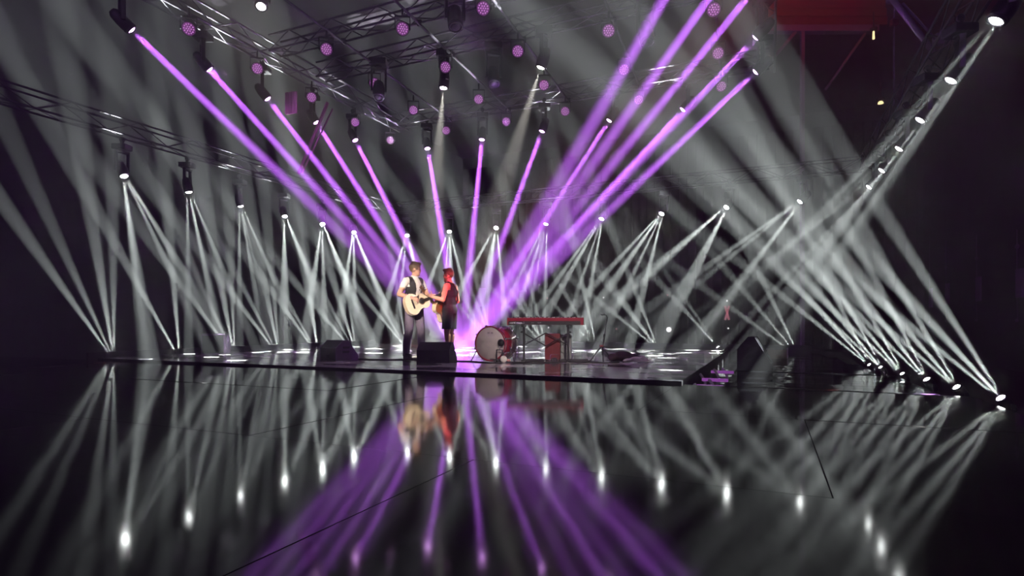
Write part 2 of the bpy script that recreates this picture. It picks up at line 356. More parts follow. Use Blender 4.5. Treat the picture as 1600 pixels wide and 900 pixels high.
# two warm white profile lamps over the musicians
for (x, y, tx, ty, lab) in ((693, 137, 660, 540, 'warm white profile lamp shining straight down above the musicians'), (845, 105, 705, 545, 'warm white profile lamp at the right, slanting its beam to the left')):
    pos = PX(x, y, 4.56 * F / (HY - y)); ax = (PX(tx, ty, 11.0) - pos).normalized()
    f = moving_head('profile_lamp', lab, 'stage light', pos, ax, 'lens_warm', 'warm white profile lamps', scale=1.15, clamp=False)
    spot(f, pos + ax * .03, ax, R(6.5), E_WARM, (1, .95, .86), rad=.02, blend=.9)

# ------------------------------------------------------------------ trusses and pipes
def truss(name, label, p0, p1, w=.30, step=.5, r=.022, m='alu'):
    p0, p1 = Vector(p0), Vector(p1); L = (p1 - p0).length; d = (p1 - p0).normalized()
    root = thing(name, label, 'truss', p0, math.atan2(d.y, d.x))   # local x along the truss
    h = w / 2; cs = ((-h, -h), (h, -h), (-h, h), (h, h))
    CH = MB().tube((0, 0, 0), (L, 0, 0), r, n=8).mesh('chord', m)
    for a, b in cs: link('chord', CH, root, Matrix.Translation((0, a, b)))
    n = max(2, round(L / step)); st = L / n
    BR = MB().tube((0, 0, -h), (st, 0, h), r * .5, n=6, cap=False).mesh('brace', m)
    BT = MB().tube((0, -h, 0), (st, h, 0), r * .5, n=6, cap=False).mesh('brace', m)
    for i in range(n):
        fl = Matrix.Identity(4) if i % 2 == 0 else Matrix.Scale(-1, 4, (0, 0, 1))
        fy = Matrix.Identity(4) if i % 2 == 0 else Matrix.Scale(-1, 4, (0, 1, 0))
        for sgn in (-h, h):
            link('brace', BR, root, Matrix.Translation((i * st, sgn, 0)) @ fl)
        link('brace', BT, root, Matrix.Translation((i * st, 0, -h)) @ fy)
    return root
ZR = HC + 5.38                                     # rig height
truss('rig_truss', 'long truss along the left side of the violet lamp rig', ST(-9.12, 3.2, ZR), ST(-9.12, 13.3, ZR))
truss('rig_truss', 'long truss at the back of the rig carrying the violet lamps', ST(-9.0, 12.95, ZR), ST(0.0, 12.95, ZR))
truss('rig_truss', 'truss running toward the camera at the right of the rig', ST(-.05, 4.6, ZR), ST(-.05, 13.3, ZR))
truss('rig_truss', 'front cross truss of the rig between left and right trusses', ST(-8.9, 8.56, ZR + .06), ST(-.2, 8.56, ZR + .06))
truss('rig_truss', 'middle cross truss of the rig just behind the front one', ST(-8.9, 9.85, ZR + .06), ST(-.2, 9.85, ZR + .06))
# low outer trusses that carry the hanging white lamps
ZW = HC + ZU + .83
truss('wing_truss', 'faint truss at far left above the hanging white lamps', ST(-10.72, 4.2, ZW), ST(-10.72, 15.3, ZW), .28, .55, .018, 'dark_alu')
truss('wing_truss', 'truss behind the deck carrying the back row of white lamps', ST(-10.6, 14.95, ZW), ST(1.9, 14.95, ZW), .28, .55, .018, 'dark_alu')
truss('wing_truss', 'dark truss at upper right above the right wing lamps', ST(1.98, 5.0, ZW), ST(1.98, 15.0, ZW), .28, .55, .018, 'dark_alu')

# ------------------------------------------------------------------ LED pars
PAR_BODY = MB().lathe([(0, .003), (.105, .003), (.105, -.02), (.112, -.02), (.112, .0), (.100, .02), (.094, .12), (.06, .17), (0, .175)], 20).mesh('par_body', 'fix')
PAR_FACE = MB().lathe([(0, -.006), (.102, -.006), (.102, .004), (0, .004)], 20).mesh('par_face', 'par_face')
_l = MB()
for ring, n in ((0, 1), (.036, 6), (.072, 12)):
    for k in range(n):
        a = 2 * math.pi * k / max(n, 1) + ring
        _l.lathe([(0, -.012), (.0125, -.010), (.0125, -.004)], 8, Matrix.Translation((ring * math.cos(a), ring * math.sin(a), 0)))
PAR_LED = _l.mesh('led_lenses', 'led')
_y = MB()
for sgn in (-1, 1): _y.box((sgn * .122 - .006, -.018, -.02), (sgn * .122 + .006, .018, .20))
_y.box((-.128, -.018, .19), (.128, .018, .21)).tube((0, 0, .20), (0, 0, .34), .018); _y.tube((-.13, 0, 0), (-.10, 0, 0), .018); _y.tube((.13, 0, 0), (.10, 0, 0), .018)
PAR_YOKE = _y.mesh('par_yoke', 'fix')
PARS = {'left rig truss': [(295, 45), (402, 107), (487, 152), (555, 191), (610, 219)],
        'first rig pipe': [(510, 77), (585, 130), (646, 172), (697, 204)],
        'second rig pipe': [(629, 45), (696, 105), (748, 155), (791, 190)],
        'third rig pipe': [(755, 13), (809, 80), (850, 133), (883, 174)],
        'fourth rig pipe': [(951, 48), (975, 109), (998, 156)],
        'fifth rig pipe': [(1115, 15), (1122, 83), (1127, 135)]}
for wh, lst in PARS.items():
    for i, (x, y) in enumerate(lst):
        pos = PX(x, y, 4.84 * F / (HY - y))
        ax = (Vector((pos.x * .55, 2.0, 1.0)) - pos).normalized(); q = ax.to_track_quat('-Z', 'Y')
        root = thing('led_par', 'pink lit LED par can on the %s, %s from the front' % (wh, ORD[i]), 'stage light', pos + Vector((0, 0, .34)), 0, 'LED par cans on the rig')
        link('yoke', PAR_YOKE, root, Matrix.Translation((0, 0, -.34)) @ Matrix.Rotation(math.atan2(ax.y, ax.x) + math.pi / 2, 4, 'Z'))
        b = link('can', PAR_BODY, root, Matrix.Translation((0, 0, -.34)) @ q.to_matrix().to_4x4())
        link('face_plate', PAR_FACE, b); l = link('led_lenses', PAR_LED, b); l['kind'] = 'stuff'
# thin pipes slung under the rig trusses, one over each column of par cans
for i, (wh, lst) in enumerate(list(PARS.items())[1:]):
    st = [ptoST(PX(x, y, 4.84 * F / (HY - y))) for x, y in lst]
    (s0, t0), (s1, t1) = st[0], st[-1]; g = (s1 - s0) / (t1 - t0)
    p0, p1 = ST(s0 + g * (4.4 - t0), 4.4), ST(s0 + g * (13.0 - t0), 13.0); zz = HC + 4.84 + .345
    o = thing('rig_pipe', 'thin pipe slung under the rig trusses, %s of five from the left' % ORD[i], 'pipe', (0, 0, zz), 0, 'pipes across the rig')
    MB().tube(p0, p1, .024, n=10).build('pipe', 'alu', o)
    for tt in (8.56, 9.85, 12.95):
        c = ST(s0 + g * (tt - t0), tt)
        MB().box((c.x - .04, c.y - .04, -.02), (c.x + .04, c.y + .04, .06)).build('coupler', 'ring', o)
# unlit moving heads and the white-lit par at the top
for (x, y, lab) in ((592, 152, 'unlit dark moving head hanging at left behind the cross trusses'), (772, 131, 'unlit dark moving head hanging between the two profile lamps'), (1012, 66, 'unlit dark moving head hanging near the violet beams at right'), (712, 42, 'unlit dark moving head on the front cross truss at top centre')):
    pos = PX(x, y, 4.5 * F / (HY - y))
    moving_head('moving_head', lab, 'stage light', pos, Vector((.1, -.35, -1)), 'lens_off', 'unlit moving heads', scale=1.3, clamp=False)
pos = PX(408, 10, 4.95 * F / (HY - 10))
moving_head('work_lamp', 'white lit lamp at the very top left under the first rig pipe', 'stage light', pos, Vector((.15, -.5, -1)), 'lens_warm', None, scale=1.1, clamp=False)

# ------------------------------------------------------------------ front lamps outside the picture, plus an added wash and added fill lamps
def lamp_can(label, pos, tgt, half, E, col, blend=.6, rad=.08):
    ax = (Vector(tgt) - Vector(pos)).normalized(); pos = Vector(pos)
    f = moving_head('front_lamp', label, 'stage light', pos, ax, 'lens_warm', None, scale=1.2, clamp=False)
    spot(f, pos + ax * .05, ax, half, E, col, rad=rad, blend=blend, name='key_light')
MID = onfloor(672, 10.7, 1.1)
lamp_can('warm key lamp high behind the camera aimed at the musicians', (-2.6, -4.0, 5.6), onfloor(650, 10.45, 1.05), R(2.5), 950, (1, .86, .70))
lamp_can('red side lamp high behind the camera at the right', (4.2, -2.0, 4.6), MID + Vector((.50, .1, .05)), R(2.2), 950, (1, .10, .16))
lamp_can('added dim warm fill lamp high behind the camera brightening the instruments', (1.2, -4.2, 5.8), onfloor(850, 9.7, .35), R(5.5), 230, (1, .86, .82))  # added to brighten drum, keyboard and monitors
def fill_lamp(label, pos, E, col, rad=.25):  # added unseen lamps that brighten trusses, haze and gallery cladding
    root = thing('fill_lamp', label, 'lamp', pos)
    MB().lathe([(0, .30), (.05, .30), (.08, .22), (.26, .05), (.28, 0), (.27, .0), (.07, .20), (0, .21)], 20).build('shade', 'fix', root)
    MB().ball((0, 0, .02), .08).build('bulb', 'par_face', root); MB().tube((0, 0, .3), (0, 0, ZC - pos[2]), .01).build('cord', 'cable', root)
    l = bpy.data.lights.new('bulb_light', 'POINT'); l.energy = E; l.color = col; l.shadow_soft_size = .08
    o = bpy.data.objects.new('bulb_light', l); C.objects.link(o); o.parent = root; o.location = (0, 0, -.12)
fill_lamp('added dim violet fill lamp hanging behind the camera at left', ST(-6.5, -2.5, 6.0), 8, (.55, .22, .9))
fill_lamp('added dim red fill lamp hanging before the gallery', PX(1330, -150, 13.0), 1.6, (1, .13, .10))
fill_lamp('added dim violet fill lamp hanging behind the camera at right', ST(3.5, -1.5, 6.5), 8, (.55, .22, .9))

# ------------------------------------------------------------------ remeshed bodies
def remesh(mb, name, voxel, m, smooth=3, cut=None):
    me = mb.mesh('tmp'); o = bpy.data.objects.new('tmp', me); C.objects.link(o)
    r = o.modifiers.new('r', 'REMESH'); r.mode = 'VOXEL'; r.voxel_size = voxel
    if smooth: q = o.modifiers.new('s', 'SMOOTH'); q.factor = .5; q.iterations = smooth
    bpy.context.view_layer.update()
    out = bpy.data.meshes.new_from_object(o.evaluated_get(bpy.context.evaluated_depsgraph_get()))
    bpy.data.objects.remove(o); out.name = name
    if cut:
        bm = bmesh.new(); bm.from_mesh(out)
        bmesh.ops.delete(bm, geom=[f for f in bm.faces if cut(f.calc_center_median())], context='FACES')
        bm.to_mesh(out); bm.free()
    for p in out.polygons: p.use_smooth = True
    out.materials.clear(); out.materials.append(M[m])
    return out
def cap(mb, p0, p1, r0, r1):
    mb.tube(p0, p1, r0, r1, n=14); mb.ball(p0, r0, u=14, v_=10); mb.ball(p1, r1, u=14, v_=10)
def chain(mb, pts, rs):
    for i in range(len(pts) - 1): cap(mb, pts[i], pts[i + 1], rs[i], rs[i + 1])
def hand(mb, wrist, palm_dir, curl_dir, side):
    """palm_dir: along the hand, curl_dir: where the fingers close to, side: the thumb's side."""
    w_, d, c = Vector(wrist), Vector(palm_dir).normalized(), Vector(curl_dir)
    c = (c - d * c.dot(d)).normalized(); s_ = d.cross(c).normalized()
    if s_.dot(Vector(side)) < 0: s_ = -s_
    cap(mb, w_, w_ + d * .03, .026, .030)
    for k in (-1, 0, 1): cap(mb, w_ + d * .02 + s_ * .018 * k, w_ + d * .085 + s_ * .022 * k, .017, .014)
    for k, L in zip((1.5, .5, -.5, -1.5), (.068, .078, .072, .056)):
        a = w_ + d * .088 + s_ * .0205 * k; b = a + (d * .75 + c * .66) * (L * .5); e = b + (d * .1 + c * .99) * (L * .5)
        chain(mb, [a, b, e], [.0105, .0095, .0085])
    a = w_ + d * .025 + s_ * .028; b = a + (s_ * .8 + d * .5 + c * .3) * .04; e = b + (d * .6 + c * .8) * .035
    chain(mb, [a, b, e], [.0135, .0115, .010])

def person(label, loc, rz, k, head_yaw, pose, top, bottom, hair, beard):
    root = thing('person', label, 'person', loc, rz); S = lambda p: Vector(p) * k
    P = {n: S(v_) for n, v_ in pose.items() if not n.startswith('ft')}
    yaw = Matrix.Rotation(head_yaw, 4, 'Z'); hc = S((.035, 0, 1.615)); neck_top = S((.02, 0, 1.53))
    H_ = Matrix.Translation(hc) @ yaw @ Matrix.Rotation(R(8), 4, 'Y') @ Matrix.Scale(k, 4)
    hp = lambda p: H_ @ Vector(p)
    def torso(mb, g=0.0):
        mb.ball(S((0, 0, .95)), tuple((k * a + g) for a in (.115, .165, .13))); mb.ball(S((.005, 0, 1.10)), tuple((k * a + g) for a in (.105, .145, .15)))
        mb.ball(S((0, 0, 1.29)), tuple((k * a + g) for a in (.12, .172, .165)))
        cap(mb, S((-.01, -.15, 1.40)), S((-.01, .15, 1.40)), .062 * k + g, .062 * k + g)
        cap(mb, S((-.01, 0, 1.40)), S((0, 0, 1.45)), .085 * k + g, .07 * k + g)
    b = MB(); torso(b)
    cap(b, S((0, 0, 1.42)), neck_top, .060 * k, .054 * k)
    # head: skull, jaw, chin, nose, ears, brow
    sc3 = Matrix.Identity(4); HR = H_.to_3x3().to_4x4(); nb = lambda c_, r_: b.ball(hp(c_), r_, mtx=HR, u=14, v_=10)
    nb((-.012, 0, .025), (.098, .078, .098)); nb((.028, 0, -.04), (.066, .060, .078)); nb((.070, 0, -.088), (.026, .030, .026))
    nb((.092, 0, -.012), (.020, .013, .028)); nb((.078, 0, .022), (.016, .05, .012))
    for sg in (-1, 1): nb((-.008, sg * .080, -.008), (.022, .012, .034)); nb((.05, sg * .038, -.035), (.03, .022, .03))
    nb((.086, 0, -.058), (.014, .026, .012))
    for sd in 'LR':
        chain(b, [P['sh' + sd], P['el' + sd], P['wr' + sd]], [.056 * k, .043 * k, .029 * k])
        b.ball(P['sh' + sd] * .45 + P['el' + sd] * .55 + Vector((.012, 0, 0)), .051 * k)
        cap(b, P['el' + sd] * .75 + P['wr' + sd] * .25, P['el' + sd] * .55 + P['wr' + sd] * .45, .044 * k, .038 * k)
        hand(b, P['wr' + sd], pose['hd' + sd], pose['hc' + sd], pose['ht' + sd])
        chain(b, [P['hp' + sd], P['kn' + sd], P['an' + sd]], [.085 * k, .056 * k, .038 * k])
        cap(b, P['kn' + sd] * .82 + P['an' + sd] * .18 + Vector((-.02, 0, 0)), P['kn' + sd] * .55 + P['an' + sd] * .45 + Vector((-.015, 0, 0)), .055 * k, .046 * k)
        ft = P['an' + sd]; fd = Vector((math.cos(pose['ft' + sd]), math.sin(pose['ft' + sd]), 0))
        cap(b, Vector((ft.x, ft.y, .045)) - fd * .035, Vector((ft.x, ft.y, .032)) + fd * .14, .036, .028)
    body = link('body', remesh(b, 'body', .0075, 'skin', 3), root)
    for sg in (-1, 1): MB().ball(hp((.083, sg * .030, .004)), .010 * k).build('eye', 'eye', body)
    MB().ball(hp((.098, 0, -.060)), (.006, .020, .005), mtx=HR).build('mouth', 'lip', body)
    # hair
    h = MB(); h.ball(hp((-.020, 0, .038)), (.106, .087, .103), mtx=HR, u=18, v_=14); h.ball(hp((.045, 0, .115)), (.055, .062, .034), mtx=HR); h.ball(hp((-.03, 0, .12)), (.07, .07, .03), mtx=HR)
    Hi = H_.inverted()
    def hcut(p):
        q = Hi @ p; return q.z < -.005 and q.x > -.05 or q.z < -.055 or (q.x > .062 and q.z < .06)
    link('hair', remesh(h, 'hair', .008, hair, 1, hcut), root)
    if beard:
        h = MB(); h.ball(hp((.040, 0, -.062)), (.068, .064, .062), mtx=HR); h.ball(hp((.075, 0, -.095)), (.032, .036, .032), mtx=HR)
        link('beard', remesh(h, 'beard', .007, hair, 1, lambda p: (Hi @ p).z > -.030 or ((Hi @ p).x > .085 and (Hi @ p).z > -.072)), root)
    # trousers or shorts
    t = MB(); t.ball(S((0, 0, .93)), tuple(k * a for a in (.128, .178, .13)))
    for sd in 'LR':
        if bottom == 'jeans':
            an = P['an' + sd] + Vector((0, 0, -.01)); mid = P['kn' + sd] * .5 + an * .5 + Vector((-.018, 0, 0))
            chain(t, [P['hp' + sd], P['kn' + sd], mid, an], [.104 * k, .076 * k, .073 * k, .062 * k])
        else:
            lo = P['hp' + sd] * .18 + P['kn' + sd] * .82
            chain(t, [P['hp' + sd], lo], [.112 * k, .104 * k])
    zlim = 1.03 * k
    lowz = (P['knR'].z + .055) if bottom != 'jeans' else .055
    link('jeans' if bottom == 'jeans' else 'shorts', remesh(t, 'trousers', .011, bottom, 3, lambda p: p.z > zlim or p.z < lowz), root)
    # tops
    if top == 'vest':
        t = MB(); torso(t, .010)
        for sd in 'LR': cap(t, P['sh' + sd], P['sh' + sd] * .52 + P['el' + sd] * .48, .068 * k, .060 * k)
        mid = [P['sh' + sd] * .55 + P['el' + sd] * .45 for sd in 'LR']
        link('shirt', remesh(t, 'shirt', .010, 'shirt', 3, lambda p: p.z < .93 * k or (p - S((0, 0, 1.47))).length < .062), root)
        t = MB(); torso(t, .020)
        link('vest', remesh(t, 'vest', .010, 'vest', 3, lambda p: p.z < .90 * k or (p.x > 0 and abs(p.y) < .055 + max(0, p.z - 1.2) * .10) or (abs(p.y) > .165 * k and p.z > 1.29 * k) or (p - S((0, 0, 1.48))).length < .085), root)
    else:
        t = MB(); torso(t, .014); t.ball(S((0, 0, .92)), tuple(k * a for a in (.142, .192, .16)))
        link('tank_top', remesh(t, 'tank_top', .010, 'tank', 3, lambda p: p.z < .82 * k or (abs(p.y) > .135 * k and p.z > 1.32 * k) or (abs(p.y) < .085 and p.z > 1.38 * k and p.x > .02) or (p - S((0, 0, 1.50))).length < .095), root)
    for sd in 'LR':
        ft = P['an' + sd]; fd = Vector((math.cos(pose['ft' + sd]), math.sin(pose['ft' + sd]), 0))
        t = MB(); cap(t, Vector((ft.x, ft.y, .052)) - fd * .04, Vector((ft.x, ft.y, .040)) + fd * .155, .048, .038); cap(t, Vector((ft.x, ft.y, .05)), Vector((ft.x, ft.y, .105)), .05, .046)
        sh = link('shoe', remesh(t, 'shoe', .008, 'shoe', 2, lambda p: p.z > .115), root)
        s_ = MB(); n = 18
        rz_ = pose['ft' + sd]; mt = Matrix.Translation((ft.x, ft.y, 0)) @ Matrix.Rotation(rz_, 4, 'Z')
        s_.lathe([(.0, 0), (1, 0), (1, .018), (0, .018)], n, mt @ Matrix.Translation((.058, 0, 0)) @ Matrix.Diagonal((.148, .050, 1, 1)))
        s_.build('sole', 'sole' if top != 'vest' else 'shoe', sh)
    return root

POSE = dict(hpL=(0, .09, .92), knL=(.07, .11, .50), anL=(.09, .13, .085), hpR=(0, -.09, .92), knR=(-.005, -.12, .50), anR=(-.06, -.14, .085),
            shL=(-.01, .19, 1.395), elL=(.03, .315, 1.14), wrL=(.245, .40, 1.14), shR=(-.01, -.19, 1.395), elR=(-.04, -.325, 1.15), wrR=(.19, -.215, 1.085),
            hdL=(.35, .75, .45), hcL=(.2, -.6, .6), htL=(-.4, -.3, .8), hdR=(.62, .62, -.35), hcR=(-.5, .5, -.5), htR=(.3, .6, .8), ftL=R(12), ftR=R(-14))
PA = onfloor(647, 10.45, DZ); RA = R(-38)
PB = onfloor(703, 10.60, DZ); RB = R(160)
poseB = dict(POSE, knL=(.02, .10, .50), anL=(-.01, .11, .085), knR=(.02, -.10, .50), anR=(.03, -.12, .085), elL=(.0, .30, 1.12), wrL=(.225, .375, 1.19), elR=(-.03, -.30, 1.12), wrR=(.20, -.20, 1.0))
person('man in black vest and grey jeans playing the pale guitar', PA, RA, 1.70 / 1.735, R(38), POSE, 'vest', 'jeans', 'hair_a', False)
person('bearded man in dark tank top and shorts playing the brown guitar', PB, RB, 1.60 / 1.735, R(8), poseB, 'tank', 'shorts', 'hair_b', True)

def guitar(label, holder_loc, rz, centre, neck_dir, normal, top_m, side_m, back_m, scale=1.0):
    """centre, neck_dir and normal are in the player's frame; guitar frame: x along the neck, z out of the top."""
    x = Vector(neck_dir).normalized(); z = Vector(normal); z = (z - x * z.dot(x)).normalized(); y = z.cross(x)
    m3 = Matrix((x, y, z)).transposed().to_4x4()
    W_ = Matrix.Translation(holder_loc) @ Matrix.Rotation(rz, 4, 'Z') @ Matrix.Translation(centre) @ m3 @ Matrix.Scale(scale, 4)
    root = thing('acoustic_guitar', label, 'guitar'); root.matrix_basis = W_
    prof = [(-.245, .0), (-.240, .075), (-.215, .135), (-.165, .180), (-.11, .192), (-.055, .175), (-.01, .142), (.03, .122), (.07, .120), (.115, .135), (.16, .140), (.20, .125), (.228, .085), (.238, .035), (.238, 0)]
    out = prof + [(a, -b) for a, b in prof[-2:0:-1]]; n = len(out)
    s_ = MB(); s_.add([Vector((a, b, -.095)) for a, b in out] + [Vector((a, b, -.004)) for a, b in out], [[k, (k + 1) % n, n + (k + 1) % n, n + k] for k in range(n)], True); s_.build('sides', side_m, root)
    def plate(z0, z1, g): 
        q = MB(); q.add([Vector((a * g, b * g, z0)) for a, b in out] + [Vector((a * g, b * g, z1)) for a, b in out], [list(range(n))[::-1], [n + k for k in range(n)]] + [[k, (k + 1) % n, n + (k + 1) % n, n + k] for k in range(n)]); return q
    plate(-.099, -.094, 1.01).build('back', back_m, root); tp = plate(-.005, 0, 1.012).build('top', top_m, root)
    MB().lathe([(0, 0), (.050, 0), (.050, .0012), (0, .0012)], 24, Matrix.Translation((.085, 0, 0))).build('soundhole', 'ebony', tp)
    MB().lathe([(.053, .0), (.064, 0), (.064, .0008), (.053, .0008)], 24, Matrix.Translation((.085, 0, 0))).build('rosette', 'neck', tp)
    MB().box((-.125, -.085, 0), (-.095, .085, .009), bev=.003).build('bridge', 'ebony', tp)
    MB().prism([(.02, -.01), (.07, -.12), (-.03, -.10)], 0, .001, Matrix.Rotation(R(90), 4, 'X')).build('pickguard', 'strap', tp)
    nk = MB().box((.20, -.026, -.022), (.60, .026, .006), bev=.008).box((.19, -.028, -.075), (.245, .028, .0), bev=.008).build('neck', 'neck', root)
    MB().box((.135, -.028, .004), (.60, .028, .010)).build('fretboard', 'ebony', nk)
    hs = MB().box((.60, -.036, -.016), (.775, .036, 0), Matrix.Rotation(R(8), 4, 'Y') , bev=.005)
    for p in hs.v: p.z += .085
    hd = hs.build('headstock', 'neck', root)
    for i in range(6):
        sg = -1 if i < 3 else 1; xx = .64 + .05 * (i % 3); zz = -.012 - (xx - .6) * .12
        MB().tube((xx, sg * .036, zz), (xx, sg * .056, zz), .004).box((xx - .010, sg * .062 - .008, zz - .007), (xx + .010, sg * .062 + .008, zz + .007), bev=.003).build('tuning_peg', 'steel', hd)
    st = MB()
    for i in range(6): st.tube((-.11, -.025 + .010 * i, .010), (.605, -.018 + .0072 * i, .013), .0009, n=4, cap=False)
    st = st.build('strings', 'steel', root); st['kind'] = 'stuff'
    return root, W_
gA, WA = guitar('pale acoustic guitar held by the man in the vest', PA, RA, Vector((.215, -.10, .985)), (.16, .92, .30), (1, -.10, .18), 'spruce', 'gside', 'gside', 1.0)
gB, WB = guitar('brown acoustic guitar held by the man in the tank top', PB, RB, Vector((.245, -.06, .86)), (.10, .80, .52), (1, -.05, .12), 'spruce', 'gside', 'mahog', .98)
def strap(root, W_, ploc, prz, k):
    T = W_.inverted() @ Matrix.Translation(ploc) @ Matrix.Rotation(prz, 4, 'Z')
    pts = [(.16, -.30, .90), (.02, -.245, 1.0), (-.11, -.13, 1.14), (-.165, 0, 1.30), (-.12, .085, 1.44), (-.02, .10, 1.482), (.08, .09, 1.42), (.155, .08, 1.28), (.20, .10, 1.12)]
    pts = [T @ (Vector(p) * k) for p in pts]
    q = MB(); q.path(pts, .016, 6); q.build('strap', 'strap', root)
strap(gA, WA, PA, RA, .98); strap(gB, WB, PB, RB, .92)

# ------------------------------------------------------------------ floor monitors and speakers
def monitor(name, label, loc, rz, w_, d, h, side_m='cab', slots=True, front_up=.45):
    """wedge: local x along the width, the baffle leans back towards -y .. back panel faces +y."""
    root = thing(name, label, 'loudspeaker', loc, rz)
    out = [(-d / 2, 0), (d / 2, 0), (d / 2, h * .62), (d * .18, h), (-d * .02, h), (-d / 2, h * .20)]    # (y, z), baffle from low front to top
    m = Matrix.Rotation(R(90), 4, 'Z')
    bd = MB().prism([(-y, z) for y, z in out], -w_ / 2 + .015, w_ / 2 - .015, m @ Matrix.Rotation(math.pi, 4, 'Z') if False else Matrix.Rotation(R(-90), 4, 'Z'))
    bd.build('cabinet', 'cab', root)
    for sg in (-1, 1):
        sp = MB().prism([(-y * 1.0, z) for y, z in out], sg * w_ / 2 - .016, sg * w_ / 2 + .016, Matrix.Rotation(R(-90), 4, 'Z')).build('side_panel', side_m, root)
        if slots:
            for kz in (.36, .58):
                MB().box((sg * (w_ / 2 + .016) - .004, -.02 - .04 * kz, h * kz), (sg * (w_ / 2 + .016) + .004, .11 - .04 * kz, h * (kz + .11)), bev=.003).build('handle_slot', 'rubber', sp)
    a = Vector((0, -d / 2, h * .20)); b_ = Vector((0, -d * .02, h)); nrm = Vector((0, -(h * .8), d * .48)).normalized()
    q = MB(); q.add([a + Vector((sx * (w_ / 2 - .04), 0, 0)) + (b_ - a) * f_ + nrm * e for e in (.002, .010) for f_ in (.04, .96) for sx in (-1, 1)],
                    [[0, 1, 3, 2], [4, 6, 7, 5], [0, 4, 5, 1], [2, 3, 7, 6], [0, 2, 6, 4], [1, 5, 7, 3]]); q.build('grille', 'grille', root)
    MB().box((-.05, d / 2 - .002, h * .10), (.05, d / 2 + .006, h * .30), bev=.004).build('connector_plate', 'ring', root)
    return root
# seen from behind: local +y faces the camera side
monitor('floor_monitor', 'black wedge monitor standing at left with a violet side panel', onfloor(530, 9.95, DZ), R(140), .46, .44, .33, 'cab_v')
monitor('floor_monitor', 'black wedge monitor standing in front of the bearded man', onfloor(683, 9.25, DZ), R(169), .50, .42, .32, 'cab')
m3 = monitor('floor_monitor', 'large black wedge monitor at right beside the floor trench', onfloor(1180, 8.25, 0), R(62), .36, .44, .46, 'cab')
# dark upright speaker behind the deck edge at left
root = thing('side_speaker', 'dark curved-back speaker cabinet near the left end of the deck', 'loudspeaker', onfloor(337, 11.6, DZ), R(14))
o_ = [(-.22, 0), (.22, 0), (.245, .10), (.235, .26), (.20, .40), (-.22, .40)]
MB().prism(o_, -.17, .17).build('cabinet', 'cab_v', root); MB().box((-.20, -.178, .03), (.18, -.170, .37)).build('grille', 'grille', root)
MB().box((-.05, -.03, .40), (.05, .03, .415), bev=.004).build('handle', 'ring', root)

# ------------------------------------------------------------------ bass drum with pedal
dr = thing('bass_drum', 'red bass drum with a pale head and chrome lugs', 'drum', onfloor(776, 9.55, DZ), R(-118))   # local x: axis, front head at +x
RD, LD = .275, .40; AX = Matrix.Translation((0, 0, RD + .015)) @ Matrix.Rotation(R(90), 4, 'Y')
MB().lathe([(RD - .01, -LD / 2), (RD - .004, -LD / 2), (RD - .004, LD / 2), (RD - .01, LD / 2)], 40, AX).build('shell', 'red_shell', dr)
for sg, hm_ in ((1, 'head'), (-1, 'head')):
    MB().lathe([(0, sg * (LD / 2 + .012)), (RD - .012, sg * (LD / 2 + .012)), (RD - .006, sg * (LD / 2 + .004))], 40, AX).build('drum_head', hm_, dr)
    MB().lathe([(RD - .008, sg * (LD / 2 - .02)), (RD + .010, sg * (LD / 2 - .02)), (RD + .010, sg * (LD / 2 + .024)), (RD - .008, sg * (LD / 2 + .024)), (RD - .008, sg * (LD / 2 - .02))], 40, AX).build('hoop', 'red_shell' if sg > 0 else 'steel', dr)
LUG = MB().box((-.022, -.012, 0), (.022, .012, .03), bev=.005).mesh('lug', 'steel'); ROD = MB().tube((-.19, 0, .022), (.19, 0, .022), .004, n=6).mesh('tension_rod', 'steel'); CLAW = MB().box((.17, -.012, .0), (.225, .012, .034), bev=.004).mesh('claw', 'steel')
for k_ in range(8):
    mt = Matrix.Translation((0, 0, RD + .015)) @ Matrix.Rotation(2 * math.pi * (k_ + .35) / 8, 4, 'X') @ Matrix.Translation((0, 0, RD - .004))
    for sx in (-.07, .07): link('lug', LUG, dr, mt @ Matrix.Translation((sx, 0, 0)))
    link('tension_rod', ROD, dr, mt); link('claw', CLAW, dr, mt); link('claw', CLAW, dr, mt @ Matrix.Rotation(math.pi, 4, 'Z'))
for sg in (-1, 1):
    MB().path([(.05, sg * .26, .26), (.10, sg * .34, .14), (.14, sg * .40, .0)], .008, 8).ball((.14, sg * .40, .01), .014).build('spur_leg', 'ring', dr)
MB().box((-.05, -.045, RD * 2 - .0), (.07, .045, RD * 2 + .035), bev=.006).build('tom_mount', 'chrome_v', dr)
for y0, zz in ((-.03, 0.41), (.035, .41)): MB().box((LD / 2 + .013, y0 - .02, zz + .05), (LD / 2 + .014, y0 + .02, zz + .058)).build('head_print', 'ring', dr)
pd = thing('kick_pedal', 'black kick pedal with a round beater before the drum head', 'pedal', onfloor(778, 9.12, DZ), R(-118))
MB().box((-.09, -.05, 0), (.20, .05, .012), bev=.004).build('base_plate', 'ring', pd); MB().box((-.02, -.035, .03), (.20, .035, .045), Matrix.Rotation(R(-8), 4, 'Y'), bev=.004).build('footboard', 'ring', pd)
for sg in (-1, 1): MB().tube((-.05, sg * .05, .01), (-.05, sg * .05, .20), .010).build('post', 'fix', pd)
MB().tube((-.05, -.06, .20), (-.05, .06, .20), .009).build('axle', 'steel', pd)
MB().tube((-.05, 0, .20), (-.085, 0, .30), .006).build('beater_rod', 'steel', pd)
MB().lathe([(0, -.04), (.05, -.03), (.062, 0), (.05, .03), (0, .04)], 16, Matrix.Translation((-.10, 0, .31)) @ Matrix.Rotation(R(90), 4, 'Y') @ Matrix.Rotation(R(20), 4, 'X')).build('beater', 'rubber', pd)
root = thing('shaker', 'small pale and pink round shaker lying at the foot of the drum', 'shaker', onfloor(789, 9.12, DZ), R(20))
